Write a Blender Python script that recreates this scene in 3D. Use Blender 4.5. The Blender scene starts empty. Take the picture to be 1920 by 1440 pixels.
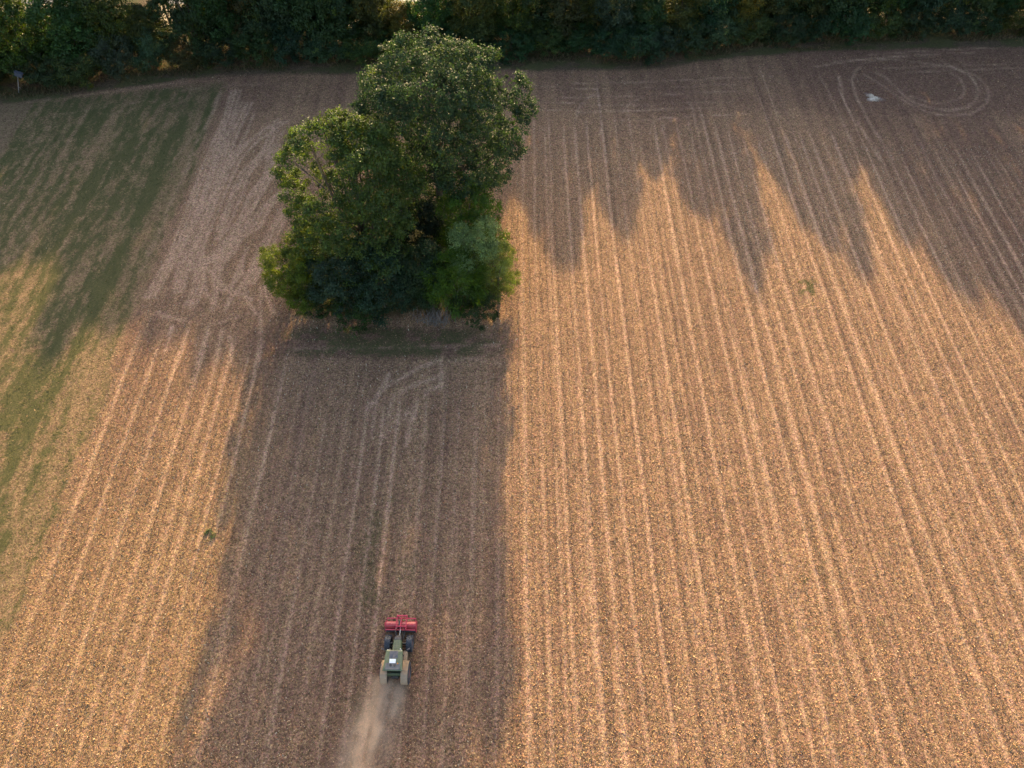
import bpy, bmesh, math, random
import numpy as np
from mathutils import Vector, Matrix

scene = bpy.context.scene
COL = scene.collection
R = math.radians
rng = np.random.default_rng(7)
random.seed(7)

# ---------------------------------------------------------------- camera
CAM_H, PITCH, FPX = 68.0, R(55), 1333.0
cam_d = bpy.data.cameras.new("camera"); cam = bpy.data.objects.new("camera", cam_d); COL.objects.link(cam)
cam.location = (0, 0, CAM_H); cam.rotation_euler = (R(90) - PITCH, 0, 0)
cam_d.sensor_fit = 'HORIZONTAL'; cam_d.sensor_width = 36.0; cam_d.lens = FPX / 1920 * 36
cam_d.clip_start = 1.0; cam_d.clip_end = 6000
scene.camera = cam

# ---------------------------------------------------------------- light
SUN_EL, SUN_AZ = R(16.5), R(2.5)            # low sun beyond the far hedge
world = bpy.data.worlds.new("World"); scene.world = world; world.use_nodes = True
wn = world.node_tree
sky = wn.nodes.new('ShaderNodeTexSky'); sky.sky_type = 'NISHITA'; sky.sun_disc = False
sky.sun_elevation = SUN_EL; sky.sun_rotation = SUN_AZ; sky.dust_density = 2.5; sky.ozone_density = .6
bg = wn.nodes['Background']; bg.inputs['Strength'].default_value = 0.15
wn.links.new(sky.outputs[0], bg.inputs['Color'])
sun_d = bpy.data.lights.new("sun", 'SUN'); sun_d.energy = 4.0; sun_d.angle = R(1.1); sun_d.color = (1.0, 0.73, 0.335)
sun = bpy.data.objects.new("sun", sun_d); COL.objects.link(sun)
sdir = Vector((-math.sin(SUN_AZ) * math.cos(SUN_EL), -math.cos(SUN_AZ) * math.cos(SUN_EL), -math.sin(SUN_EL)))
sun.rotation_euler = sdir.to_track_quat('-Z', 'Y').to_euler()
vs = scene.view_settings
vs.view_transform = 'Standard'; vs.look = 'None'; vs.gamma = 1.0; vs.use_curve_mapping = False
vs.exposure = 1.6
scene.cycles.volume_bounces = 6; scene.cycles.max_bounces = 12

# ---------------------------------------------------------------- helpers
def gp(x, v):
    """photo point -> point on flat ground"""
    a = (x - 960) / FPX; b = -(v - 720) / FPX
    d = (a, math.cos(PITCH) + b * math.sin(PITCH), -math.sin(PITCH) + b * math.cos(PITCH))
    t = -CAM_H / d[2]
    return (d[0] * t, d[1] * t)

def pp(x, v, Y):
    """photo point -> 3D point at distance Y; also metres per photo pixel there"""
    a = (x - 960) / FPX; b = -(v - 720) / FPX
    d = (a, math.cos(PITCH) + b * math.sin(PITCH), -math.sin(PITCH) + b * math.cos(PITCH))
    t = Y / d[1]
    return np.array((d[0] * t, Y, CAM_H + d[2] * t)), t / FPX

def qmesh(name, verts, faces, smooth=False):
    """fast mesh from numpy verts (n,3) and faces (m,k)"""
    verts = np.asarray(verts, np.float32); faces = np.asarray(faces, np.int32)
    me = bpy.data.meshes.new(name)
    m, k = faces.shape
    me.vertices.add(len(verts)); me.vertices.foreach_set("co", verts.ravel())
    me.loops.add(m * k); me.loops.foreach_set("vertex_index", faces.ravel())
    me.polygons.add(m)
    me.polygons.foreach_set("loop_start", np.arange(0, m * k, k, dtype=np.int32))
    me.polygons.foreach_set("loop_total", np.full(m, k, np.int32))
    me.update(calc_edges=True)
    me.polygons.foreach_set("use_smooth", np.full(m, smooth, bool))
    return me

def col_attr(me, name, rgba, domain):
    at = me.attributes.new(name, 'FLOAT_COLOR', domain)
    at.data.foreach_set("color", np.asarray(rgba, np.float32).ravel())

def obj(name, me, mat=None, parent=None, **props):
    o = bpy.data.objects.new(name, me); COL.objects.link(o)
    if mat and not me.materials: me.materials.append(mat)
    if parent: o.parent = parent
    for k, v in props.items(): o[k] = v
    return o

def thing(name, label, cat, loc=(0, 0, 0), rz=0, group=None):
    o = bpy.data.objects.new(name, None); COL.objects.link(o)
    o.location = loc; o.rotation_euler = (0, 0, rz); o.empty_display_size = 0.5
    o['label'] = label; o['category'] = cat
    if group: o['group'] = group
    return o

_tab = {}
def vn(x, y, sx, sy, seed):
    """value noise 0..1"""
    t = _tab.setdefault(seed, np.random.default_rng(seed).random((256, 256)))
    u = x / sx; v = y / sy
    i = np.floor(u).astype(int); j = np.floor(v).astype(int)
    fu = u - i; fv = v - j
    fu = fu * fu * (3 - 2 * fu); fv = fv * fv * (3 - 2 * fv)
    a = t[i & 255, j & 255]; b = t[(i + 1) & 255, j & 255]; c = t[i & 255, (j + 1) & 255]; d = t[(i + 1) & 255, (j + 1) & 255]
    return (a * (1 - fu) + b * fu) * (1 - fv) + (c * (1 - fu) + d * fu) * fv

def fbm(x, y, sx, sy, seed, n=4):
    s = 0; amp = 0.5; tot = 0
    for k in range(n):
        s = s + amp * vn(x + 31.7 * k, y + 17.3 * k, sx / 2 ** k, sy / 2 ** k, seed + k); tot += amp; amp *= 0.55
    return s / tot

def sstep(a, b, x):
    t = np.clip((x - a) / (b - a), 0, 1); return t * t * (3 - 2 * t)

# ---- node helpers
def new_mat(name):
    m = bpy.data.materials.new(name); m.use_nodes = True
    nt = m.node_tree; b = nt.nodes['Principled BSDF']
    return m, nt, b

def N(nt, t, **kw):
    n = nt.nodes.new(t)
    for k, v in kw.items(): setattr(n, k, v)
    return n

def noise(nt, vec, scale, detail=3, rough=0.6):
    n = N(nt, 'ShaderNodeTexNoise'); n.inputs['Scale'].default_value = scale
    n.inputs['Detail'].default_value = detail; n.inputs['Roughness'].default_value = rough
    nt.links.new(vec, n.inputs['Vector']); return n

def ramp(nt, fac, p0, p1, c0=(0, 0, 0, 1), c1=(1, 1, 1, 1)):
    r = N(nt, 'ShaderNodeValToRGB'); e = r.color_ramp.elements
    e[0].position = p0; e[1].position = p1; e[0].color = c0; e[1].color = c1
    nt.links.new(fac, r.inputs['Fac']); return r

def mixc(nt, fac, a, b, mode='MIX'):
    m = N(nt, 'ShaderNodeMix', data_type='RGBA', blend_type=mode)
    for s, val in ((m.inputs[0], fac), (m.inputs[6], a), (m.inputs[7], b)):
        if isinstance(val, (int, float)): s.default_value = val
        elif isinstance(val, tuple): s.default_value = val if len(val) == 4 else (*val, 1)
        else: nt.links.new(val, s)
    return m.outputs[2]

def mth(nt, op, a, b=None):
    m = N(nt, 'ShaderNodeMath', operation=op)
    for s, val in ((m.inputs[0], a), (m.inputs[1], b)):
        if val is None: continue
        if isinstance(val, (int, float)): s.default_value = val
        else: nt.links.new(val, s)
    return m.outputs[0]

# ================================================================ GROUND
xs_in = np.arange(-98, 98.01, 0.2)
xs = np.concatenate([-98 - np.geomspace(2, 2400, 22)[::-1], xs_in, 98 + np.geomspace(2, 2400, 22)])
ys_in = [3.0]
while ys_in[-1] < 140: ys_in.append(ys_in[-1] + 0.30 + 0.26 * ys_in[-1] / 140)
ys_in = np.array(ys_in)
ys = np.concatenate([3 - np.geomspace(2, 1200, 18)[::-1], ys_in, ys_in[-1] + np.geomspace(2, 3500, 22)])
GX, GY = np.meshgrid(xs, ys, indexing='xy')
TR = np.zeros_like(GX)                     # wheel tracks (pale +, dark -)

def stamp(pts, w=0.28, s=0.8, seed=0, pair=0.0):
    """pale wheel track along a polyline of ground points (optionally a parallel twin)"""
    pts = np.array(pts, float)
    # Catmull-Rom smoothing
    P = np.vstack([2 * pts[0] - pts[1], pts, 2 * pts[-1] - pts[-2]]); out = []
    for i in range(1, len(P) - 2):
        for t in np.linspace(0, 1, 7, endpoint=False):
            out.append(0.5 * ((2 * P[i]) + (-P[i - 1] + P[i + 1]) * t + (2 * P[i - 1] - 5 * P[i] + 4 * P[i + 1] - P[i + 2]) * t ** 2 + (-P[i - 1] + 3 * P[i] - 3 * P[i + 1] + P[i + 2]) * t ** 3))
    out.append(pts[-1]); out = np.array(out)
    lay = {}
    for a, b in zip(out[:-1], out[1:]):
        lo = np.minimum(a, b) - 4 * w; hi = np.maximum(a, b) + 4 * w
        i0, i1 = np.searchsorted(xs, [lo[0], hi[0]]); j0, j1 = np.searchsorted(ys, [lo[1], hi[1]])
        if i1 <= i0 or j1 <= j0: continue
        X = GX[j0:j1, i0:i1]; Y = GY[j0:j1, i0:i1]
        d = b - a; L = max(d @ d, 1e-9)
        t = np.clip(((X - a[0]) * d[0] + (Y - a[1]) * d[1]) / L, 0, 1)
        dist = np.hypot(X - a[0] - t * d[0], Y - a[1] - t * d[1])
        val = np.exp(-(dist / w) ** 2)
        key = (j0, j1, i0, i1)
        np.maximum(ACC[j0:j1, i0:i1], val, out=ACC[j0:j1, i0:i1])
    mod = 0.5 + 1.1 * vn(GX, GY, 2.2, 2.2, 900 + seed) * vn(GX, GY, .7, .7, 800 + seed) * 1.6
    TR[:] += (ACC ** 1.3) * s * mod * KS
    ACC[:] = 0
ACC = np.zeros_like(GX); KS = 1.25

def straight(x0, y0, y1, w=0.3, s=0.8, seed=0):
    i0, i1 = np.searchsorted(xs, [x0 - 3, x0 + 3])
    X = GX[:, i0:i1]; Y = GY[:, i0:i1]
    wob = (vn(Y, Y * 0 + 5.5, 34, 1, 300) - 0.5) * 0.5 + (vn(Y, Y * 0 + seed * 7.7, 12, 1, 301 + seed % 50) - 0.5) * 0.16
    v = np.exp(-((X - x0 - wob) / w) ** 2)
    v -= 0.5 * np.exp(-((X - x0 - wob - 0.55) / (w * 1.3)) ** 2)
    v *= sstep(y0 - 2, y0 + 2, Y) * (1 - sstep(y1 - 3, y1 + 3, Y))
    v *= 0.6 + 0.6 * vn(Y, Y * 0 + seed * 3.1, 9, 1, 360 + seed % 50)
    TR[:, i0:i1] += v * s * 1.35

# right field tramlines
r1 = random.Random(3)
XR = [1.6]
while XR[-1] < 97: XR.append(XR[-1] + r1.choice([1.45, 1.7, 1.85, 2.1, 2.35]))
for k, x in enumerate(XR):
    far = 101 if x < 32 else (98 if x < 50 else 92)
    straight(x, -6, far - r1.uniform(0, 5), r1.uniform(0.17, 0.30), r1.choice([1.15, .95, .8, .6]) * (0.75 if x > 58 else 1), 3 + k)
for k in range(200):                        # finer drill lines in between
    y0 = r1.uniform(-6, 50)
    straight(r1.uniform(0, 97), y0, y0 + r1.uniform(25, 70), r1.uniform(.12, .2), r1.choice([-.5, -.35, .3, .45, .55]), 60 + k)
for k in range(40):
    y0 = r1.uniform(-6, 30)
    straight(r1.uniform(-46.5, -1), y0, min(y0 + r1.uniform(15, 40), 50), r1.uniform(.12, .2), r1.choice([-.5, .35, .45]), 200 + k)
for k in range(55):                         # tan drill lines through the grass
    y0 = r1.uniform(5, 80)
    straight(r1.uniform(-96, -48), y0, y0 + r1.uniform(10, 40), r1.uniform(.2, .5), r1.choice([.25, .35, .5]), 260 + k)
# left strip and worked strip
for k, (x, s) in enumerate([(-45.6, .8), (-42.8, .9), (-39.9, 1.1), (-37.2, .7), (-35.2, .55), (-33.7, 1.0), (-31.6, .5), (-30.3, .9), (-26.9, 1.1)]):
    straight(x, -6, 54 if x < -30 else 50, 0.27, s, 100 + k)
for k, (x, s) in enumerate([(-24.6, .3), (-23.2, .4), (-21, .25), (-18.6, .2), (-16.5, .95), (-14.6, 1.0), (-12.9, .8), (-10.9, .6), (-9.7, .55), (-7.6, .35), (-6.1, .5), (-4.1, .6), (-1.5, .55), (-0.4, .3)]):
    straight(x, -6, 45 if -20 < x < -8 else 50, 0.22, s * 0.9, 120 + k)

Z2 = lambda pts, sc, ox, oy: [gp(ox + x / sc, oy + y / sc) for x, y in pts]
# turning loops, far right
KS = .85
L5 = lambda pts: Z2(pts, 4.571, 1500, 60)
stamp(L5([(1390, 330), (1500, 370), (1590, 450), (1620, 530), (1590, 610), (1500, 680), (1380, 705), (1230, 705), (1100, 680), (1000, 640), (900, 590), (800, 520), (700, 450), (560, 370)]), .34, .7, 1)
stamp(L5([(800, 1090), (700, 930), (600, 780), (530, 640), (490, 560), (455, 450), (455, 380), (500, 310), (600, 255), (750, 235), (900, 240), (1100, 270), (1250, 285), (1390, 340), (1480, 400), (1520, 480), (1520, 560), (1450, 630), (1340, 660), (1200, 660), (1050, 625), (930, 570), (830, 480), (740, 390), (650, 350)]), .36, .85, 2)
stamp(L5([(1300, 355), (1370, 400), (1405, 470), (1400, 540), (1330, 580), (1200, 605), (1080, 590), (950, 545)]), .3, .7, 3)
stamp(L5([(1000, 200), (1130, 215), (1260, 270), (1400, 345)]), .3, .6, 4)
stamp(L5([(680, 1090), (600, 950), (480, 760), (400, 620), (345, 450), (335, 380)]), .36, .9, 5)
stamp(L5([(540, 1090), (420, 880), (330, 690), (240, 500), (170, 380)]), .3, .8, 6)
for a in ([(720, 310), (1400, 285), (1960, 268)], [(900, 345), (1400, 325), (1960, 303)], [(600, 190), (1300, 150), (1960, 118)], [(300, 250), (900, 205), (1500, 175)], [(100, 300), (500, 240), (900, 200)]):
    stamp(L5(a), .3, .7, 7)
stamp(L5([(420, 300), (800, 250), (1300, 215), (1960, 190)]), .3, -.35, 8)
# headland turns right of the trees
KS = 1.25
L3 = lambda pts: Z2(pts, 3.2, 980, 100)
for k, a in enumerate(([(460, 490), (480, 430), (540, 400), (720, 395), (950, 380), (1350, 370)], [(765, 480), (775, 430), (800, 400), (900, 383)], [(830, 490), (850, 430), (930, 390)],
          [(330, 350), (900, 335), (1280, 322)], [(240, 265), (700, 250), (1350, 225)], [(430, 215), (900, 200), (1300, 190)], [(320, 400), (340, 320), (420, 250), (520, 235)],
          [(1200, 625), (1380, 560), (1480, 520)], [(60, 340), (500, 345), (900, 325)], [(600, 350), (640, 300), (720, 262)], [(50, 290), (600, 305), (1300, 290)], [(300, 180), (800, 165), (1500, 140)], [(60, 200), (500, 215)])):
    stamp(L3(a), .26, .55, 10 + k)
stamp(L3([(430, 212), (900, 205)]), .4, -.5, 24); stamp(L3([(650, 355), (1000, 350)]), .4, -.4, 25)
# strip left of the trees
KS = 1.5
L2 = lambda pts: Z2(pts, 2.4, 280, 90)
LT = [[(390, 190), (350, 330), (290, 460), (230, 610), (170, 780), (90, 960), (0, 1120)], [(440, 250), (370, 400), (300, 590), (240, 760), (170, 900), (130, 1100)],
      [(600, 330), (500, 390), (400, 480), (340, 600), (290, 720), (240, 850), (200, 1000)], [(580, 370), (520, 470), (430, 570), (380, 690), (320, 830)],
      [(560, 440), (540, 560), (470, 660), (420, 780), (330, 900), (260, 960)], [(600, 650), (520, 720), (470, 800), (400, 860), (330, 950), (240, 960), (215, 1080), (180, 1170)],
      [(610, 720), (560, 820), (500, 940), (450, 1060)], [(250, 1040), (255, 1100), (310, 1160)], [(420, 990), (440, 1120), (480, 1200)], [(400, 800), (345, 930), (300, 1100), (280, 1180)],
      [(105, 1250), (50, 1430)], [(180, 1250), (130, 1430)], [(265, 1260), (220, 1430)], [(330, 1270), (290, 1430)], [(360, 1300), (375, 1430)], [(500, 1080), (500, 1250), (480, 1430)],
      [(340, 330), (310, 480), (250, 640), (190, 800)], [(470, 300), (420, 420), (330, 560), (270, 700)], [(440, 900), (390, 1020), (350, 1150)], [(570, 1000), (520, 1060), (560, 1200)]]
LT += [[(x + d, y + r1.uniform(-8, 8)) for x, y in a] for a in LT[:7] for d in (22, -20)] + [[(420, 960), (395, 1040), (330, 1090), (290, 1060), (300, 980), (350, 900)], [(500, 900), (470, 1000), (400, 1090), (340, 1180)], [(230, 900), (270, 1000), (350, 1080), (460, 1130)], [(560, 560), (450, 740), (300, 860)], [(380, 620), (330, 800), (310, 1000)]]
for k, a in enumerate(LT): stamp(L2(a), .32, .85, 30 + k)
stamp(L2([(40, 1190), (140, 1230), (270, 1250), (360, 1225), (470, 1200)]), .45, .7, 52)
stamp(L2([(100, 1225), (200, 1250), (290, 1258), (370, 1235), (440, 1215)]), .35, -.7, 53)
# grass field track + tan lines
KS = 1.0
stamp(L2([(320, 200), (270, 320), (200, 450), (160, 560), (100, 680), (40, 830), (-40, 1000)]), .42, .9, 54)
stamp(L2([(225, 330), (170, 430), (90, 520)]), .3, .6, 55)
L6 = lambda pts: Z2(pts, 2.88, 0, 100)
stamp(L6([(910, 560), (780, 700), (700, 890)]), .35, .5, 56); stamp(L6([(700, 730), (690, 800), (640, 870)]), .35, .45, 57); stamp(L6([(600, 470), (660, 600), (760, 720)]), .35, .35, 58)
for k, a in enumerate(([(850, 215), (1000, 195), (1190, 180), (1440, 165)], [(560, 330), (850, 285), (1100, 240)], [(150, 260), (600, 205), (1000, 150)], [(300, 330), (700, 270), (1000, 240)])): stamp(L6(a), .35, .5, 60 + k)
# tractor's own turn below the trees
KS = 1.8
L4 = lambda pts: Z2(pts, 3.272, 460, 560)
for k, a in enumerate(([(770, 860), (800, 650), (850, 550), (950, 490), (1060, 430), (1200, 372)], [(860, 860), (890, 660), (930, 590), (1050, 525), (1195, 478)], [(985, 900), (1040, 680), (1100, 580), (1195, 528)],
          [(740, 700), (800, 610), (850, 530), (880, 470)], [(1195, 360), (1200, 450), (1190, 560)], [(300, 310), (800, 300), (1400, 290), (1560, 280)], [(1250, 380), (1400, 370), (1580, 400)])):
    stamp(L4(a), .34, .7 if k < 5 else .4, 70 + k)
stamp(L4([(940, 760), (985, 700)]), .8, .5, 78)

# ---- zone masks
wob = (vn(GY, GY * 0 + 3, 14, 1, 11) - .5) * 1.6
EDGE = -47.1 + wob * .6
in_grass = sstep(0.9, -1.3, GX - EDGE + (vn(GX, GY, .8, 1.5, 48) - .5) * 1.4) * (1 - sstep(105.5, 108, GY + (GX + 60) * -0.17))
# reddish parcel, far left corner
px1, py1 = gp(70, 190); px2, py2 = gp(0, 300)
side = (GX - px1) * (py2 - py1) - (GY - py1) * (px2 - px1)
red = sstep(0.0, 12, side if ((-90 - px1) * (py2 - py1) - (95 - py1) * (px2 - px1)) > 0 else -side) * in_grass
g1 = fbm(GX, GY, 1.1, 9.0, 20, 4); g2 = fbm(GX, GY, 11, 24, 30, 3); g3 = fbm(GX, GY, .55, 1.1, 35, 2)
gr = np.clip((g1 * .62 + g2 * .16 + g3 * .44 - .32 + .05 * sstep(45, 90, GY)) / .55, 0, 1) * (.92 + .62 * (vn(GX, GY, .8, 16, 37) - .3))
dark_edge = .5 * np.exp(-((GX - EDGE + .7) / .4) ** 2) * sstep(.35, .6, vn(GX, GY, 2, 6, 41))
strip2 = np.exp(-((GX - EDGE + 5.6) / 1.4) ** 2) * sstep(.3, .55, vn(GX, GY, 3, 9, 42)) * sstep(100, 90, GY)
bare = np.exp(-((GX - EDGE + 2.6) / 1.2) ** 2) * .45
GRASS = in_grass * np.clip(gr * (1 - bare) + .7 * dark_edge + .5 * strip2, 0, 1) * (1 - red)
GRASS *= 1 - .6 * np.clip(TR, 0, 1) * in_grass * vn(GX, GY, .6, .9, 59)
# hedge foot line (ground in front of the far hedge)
HX = np.array([-2600, -96, -84, -71, -59, -46, -25, -1, 13, 18, 22, 27, 31, 44, 70, 91, 2600])
HY = np.array([60, 104, 106, 108, 112, 114.2, 114.6, 116.2, 117.3, 115.5, 114.6, 115.5, 117.5, 120, 122.3, 123.6, 170])
FX = np.array([-2600, -96, -82.5, -60, -48.5, -25, -2.7, 14, 25.4, 32, 50, 90, 2600])
FY = np.array([58, 101, 103, 108.5, 111.2, 111.5, 112.4, 112.6, 113, 115.5, 118.2, 120.3, 168])
hedge_y = np.interp(GX, HX, HY); field_y = np.interp(GX, FX, FY) + (vn(GX, GY, 5, 2, 44) - .5) * 1.2
verge = sstep(-1.0, .4, GY - field_y)
# pad under the tree clump
def inside(cx, cy, rx, ry, soft=.15):
    d = ((np.abs(GX - cx) / rx) ** 3 + (np.abs(GY - cy) / ry) ** 3) ** (1 / 3)
    return 1 - sstep(1 - soft, 1 + soft, d + (fbm(GX, GY, 3, 3, 46, 2) - .5) * .15)
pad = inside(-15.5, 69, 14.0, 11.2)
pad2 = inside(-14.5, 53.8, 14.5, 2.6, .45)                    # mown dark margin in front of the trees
weed = sstep(.60, .78, fbm(GX, GY, 3.5, 6, 50, 4)) * sstep(-30, -24, GX) * (1 - sstep(-12, -6, GX)) * sstep(52, 44, GY) * .45
weed += .85 * np.exp(-(((GX - 38.2) / 2.0) ** 2 + ((GY - 62.5) / 2.2) ** 2)) * sstep(.4, .6, vn(GX, GY, .7, .7, 51))
weed += .5 * np.exp(-(((GX - 52.2) / 1.1) ** 2 + ((GY - 66) / 2.2) ** 2)) * sstep(.4, .6, vn(GX, GY, .7, .7, 53))
weed += .35 * sstep(.66, .8, fbm(GX, GY, 2.5, 5, 56, 4)) * (GX > 0) * (GY < 95)
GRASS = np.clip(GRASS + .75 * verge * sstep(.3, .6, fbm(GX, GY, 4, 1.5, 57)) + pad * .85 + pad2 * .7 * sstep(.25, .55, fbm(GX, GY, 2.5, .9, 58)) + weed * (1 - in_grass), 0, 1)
# bare / worked soil (darker, less straw): worked strip, headland, far right corner
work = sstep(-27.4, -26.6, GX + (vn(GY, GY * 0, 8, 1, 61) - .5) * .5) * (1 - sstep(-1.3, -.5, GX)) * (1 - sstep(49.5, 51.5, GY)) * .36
farr = sstep(47, 62, GX + (GY - 85) * .25) * sstep(40, 70, GY) * .7
headl = sstep(98, 104, GY) * (1 - verge) * .5
furrow = .6 * (vn(GX, GY * 0, .75, 1, 66) - .5) * (GX > -47)
strip_l = sstep(-26, -30, GX) * (1 - in_grass) * (GY < 105)
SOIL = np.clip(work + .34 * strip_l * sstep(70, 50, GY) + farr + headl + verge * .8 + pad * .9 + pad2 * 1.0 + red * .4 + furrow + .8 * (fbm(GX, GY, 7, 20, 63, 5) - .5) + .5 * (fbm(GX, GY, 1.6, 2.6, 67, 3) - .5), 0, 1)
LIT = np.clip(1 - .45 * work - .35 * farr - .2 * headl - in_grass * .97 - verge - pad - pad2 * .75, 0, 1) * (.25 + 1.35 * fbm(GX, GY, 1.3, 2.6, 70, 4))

GZ = (fbm(GX, GY, 1.2, 1.6, 80, 3) - .5) * .10 + (fbm(GX, GY, 18, 25, 85, 2) - .5) * .35 - .055 * np.clip(TR, -.6, 1)
GZ = np.where((np.abs(GX) < 98) & (GY > 3) & (GY < 139), GZ, 0)
# the tractor's spot stays level
GZ *= 1 - np.exp(-(((GX + 10.4) / 3.5) ** 2 + ((GY - 17.3) / 5) ** 2) ** 2)

nx, ny = len(xs), len(ys)
V = np.stack([GX, GY, GZ], -1).reshape(-1, 3)
ii = (np.arange(ny - 1)[:, None] * nx + np.arange(nx - 1)[None]).ravel()
ground_me = qmesh("ground", V, np.stack([ii, ii + 1, ii + nx + 1, ii + nx], 1), True)
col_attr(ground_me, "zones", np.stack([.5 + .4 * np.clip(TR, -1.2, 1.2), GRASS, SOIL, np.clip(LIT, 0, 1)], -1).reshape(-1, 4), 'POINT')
col_attr(ground_me, "zones_b", np.stack([red, verge, in_grass, strip_l * sstep(60, 20, GY)], -1).reshape(-1, 4), 'POINT')

m, nt, b = new_mat("field_soil"); b.inputs['Roughness'].default_value = .95; b.inputs['Specular IOR Level'].default_value = .15
tc = N(nt, 'ShaderNodeTexCoord').outputs['Object']
za = N(nt, 'ShaderNodeAttribute', attribute_name="zones"); zb = N(nt, 'ShaderNodeAttribute', attribute_name="zones_b")
sa = N(nt, 'ShaderNodeSeparateColor'); nt.links.new(za.outputs['Color'], sa.inputs[0])
sb = N(nt, 'ShaderNodeSeparateColor'); nt.links.new(zb.outputs['Color'], sb.inputs[0])
tr, grs, soil = sa.outputs[0], sa.outputs[1], sa.outputs[2]; lit = za.outputs['Alpha']
n_f = noise(nt, tc, 5.5, 5, .8); n_m = noise(nt, tc, 1.7, 4, .65); n_l = noise(nt, tc, .11, 3, .5)
n_s = noise(nt, tc, 13, 3, .7)
spk = ramp(nt, mth(nt, 'ADD', mth(nt, 'MULTIPLY', n_f.outputs[0], .6), mth(nt, 'MULTIPLY', n_s.outputs[0], .4)), .43, .57).outputs[0]
soil_c = mixc(nt, n_m.outputs[0], (.120, .064, .045), (.230, .124, .086))
straw_c = mixc(nt, n_f.outputs[0], (.37, .208, .118), (.64, .39, .215))
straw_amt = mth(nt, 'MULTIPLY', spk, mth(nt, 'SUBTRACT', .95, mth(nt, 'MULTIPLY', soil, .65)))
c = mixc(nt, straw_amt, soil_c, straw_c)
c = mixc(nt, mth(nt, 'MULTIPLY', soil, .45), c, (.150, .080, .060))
trp = N(nt, 'ShaderNodeMapRange'); nt.links.new(tr, trp.inputs[0]); trp.inputs[1].default_value = .53; trp.inputs[2].default_value = .95
trn = N(nt, 'ShaderNodeMapRange'); nt.links.new(tr, trn.inputs[0]); trn.inputs[1].default_value = .48; trn.inputs[2].default_value = .15
trk = mth(nt, 'MULTIPLY', trp.outputs[0], mth(nt, 'ADD', .22, mth(nt, 'MULTIPLY', spk, .68)))
c = mixc(nt, trk, c, (.60, .375, .25))
c = mixc(nt, mth(nt, 'MULTIPLY', trn.outputs[0], mth(nt, 'SUBTRACT', .75, mth(nt, 'MULTIPLY', spk, .6))), c, (.10, .064, .048))
c = mixc(nt, mth(nt, 'MULTIPLY', zb.outputs['Alpha'], mth(nt, 'MULTIPLY', spk, .5)), c, (.48, .29, .115))
c = mixc(nt, mth(nt, 'MULTIPLY', sb.outputs[0], .6), c, (.20, .115, .088))
c = mixc(nt, mth(nt, 'MULTIPLY', sb.outputs[2], .55), c, (.185, .135, .065))
c = mixc(nt, mth(nt, 'MULTIPLY', sb.outputs[1], .75), c, (.085, .066, .040))
grn = mixc(nt, n_f.outputs[0], (.040, .052, .016), (.135, .125, .046))
vor = N(nt, 'ShaderNodeTexVoronoi'); vor.inputs['Scale'].default_value = 7.5; nt.links.new(tc, vor.inputs['Vector'])
vsep = N(nt, 'ShaderNodeSeparateColor'); nt.links.new(vor.outputs['Color'], vsep.inputs[0])
vor2 = N(nt, 'ShaderNodeTexVoronoi'); vor2.inputs['Scale'].default_value = 3.1; nt.links.new(tc, vor2.inputs['Vector'])
vsep2 = N(nt, 'ShaderNodeSeparateColor'); nt.links.new(vor2.outputs['Color'], vsep2.inputs[0])
hue = mixc(nt, vsep.outputs[1], (.92, 1.04, .80), (1.10, .95, 1.10))
c = mixc(nt, .8, c, hue, 'MULTIPLY')
val = mth(nt, 'ADD', .46, mth(nt, 'ADD', mth(nt, 'MULTIPLY', vsep.outputs[0], .78), mth(nt, 'MULTIPLY', vsep2.outputs[0], .30)))
gray = N(nt, 'ShaderNodeCombineColor')
for q in range(3): nt.links.new(val, gray.inputs[q])
c = mixc(nt, 1.0, c, gray.outputs[0], 'MULTIPLY')
n_g = noise(nt, tc, 2.6, 6, .78)
gfac = ramp(nt, mth(nt, 'ADD', grs, mth(nt, 'MULTIPLY', mth(nt, 'SUBTRACT', n_g.outputs[0], .5), 1.5)), .30, .78).outputs[0]
c = mixc(nt, mth(nt, 'MULTIPLY', gfac, .86), c, grn)
nt.links.new(c, b.inputs['Base Color'])
bmp = N(nt, 'ShaderNodeBump'); bmp.inputs['Strength'].default_value = .9; bmp.inputs['Distance'].default_value = .22
hgt = mth(nt, 'ADD', n_f.outputs[0], mth(nt, 'MULTIPLY', n_s.outputs[0], .5))
nt.links.new(hgt, bmp.inputs['Height']); nt.links.new(bmp.outputs[0], b.inputs['Normal'])
ground = obj("ground", ground_me, m, kind='structure', label="harvested brown field with pale wheel tracks and a patchy green strip")

def gsample(A, x, y):
    i = np.clip(np.searchsorted(xs, x), 0, nx - 1); j = np.clip(np.searchsorted(ys, y), 0, ny - 1)
    return A[j, i]

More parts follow.
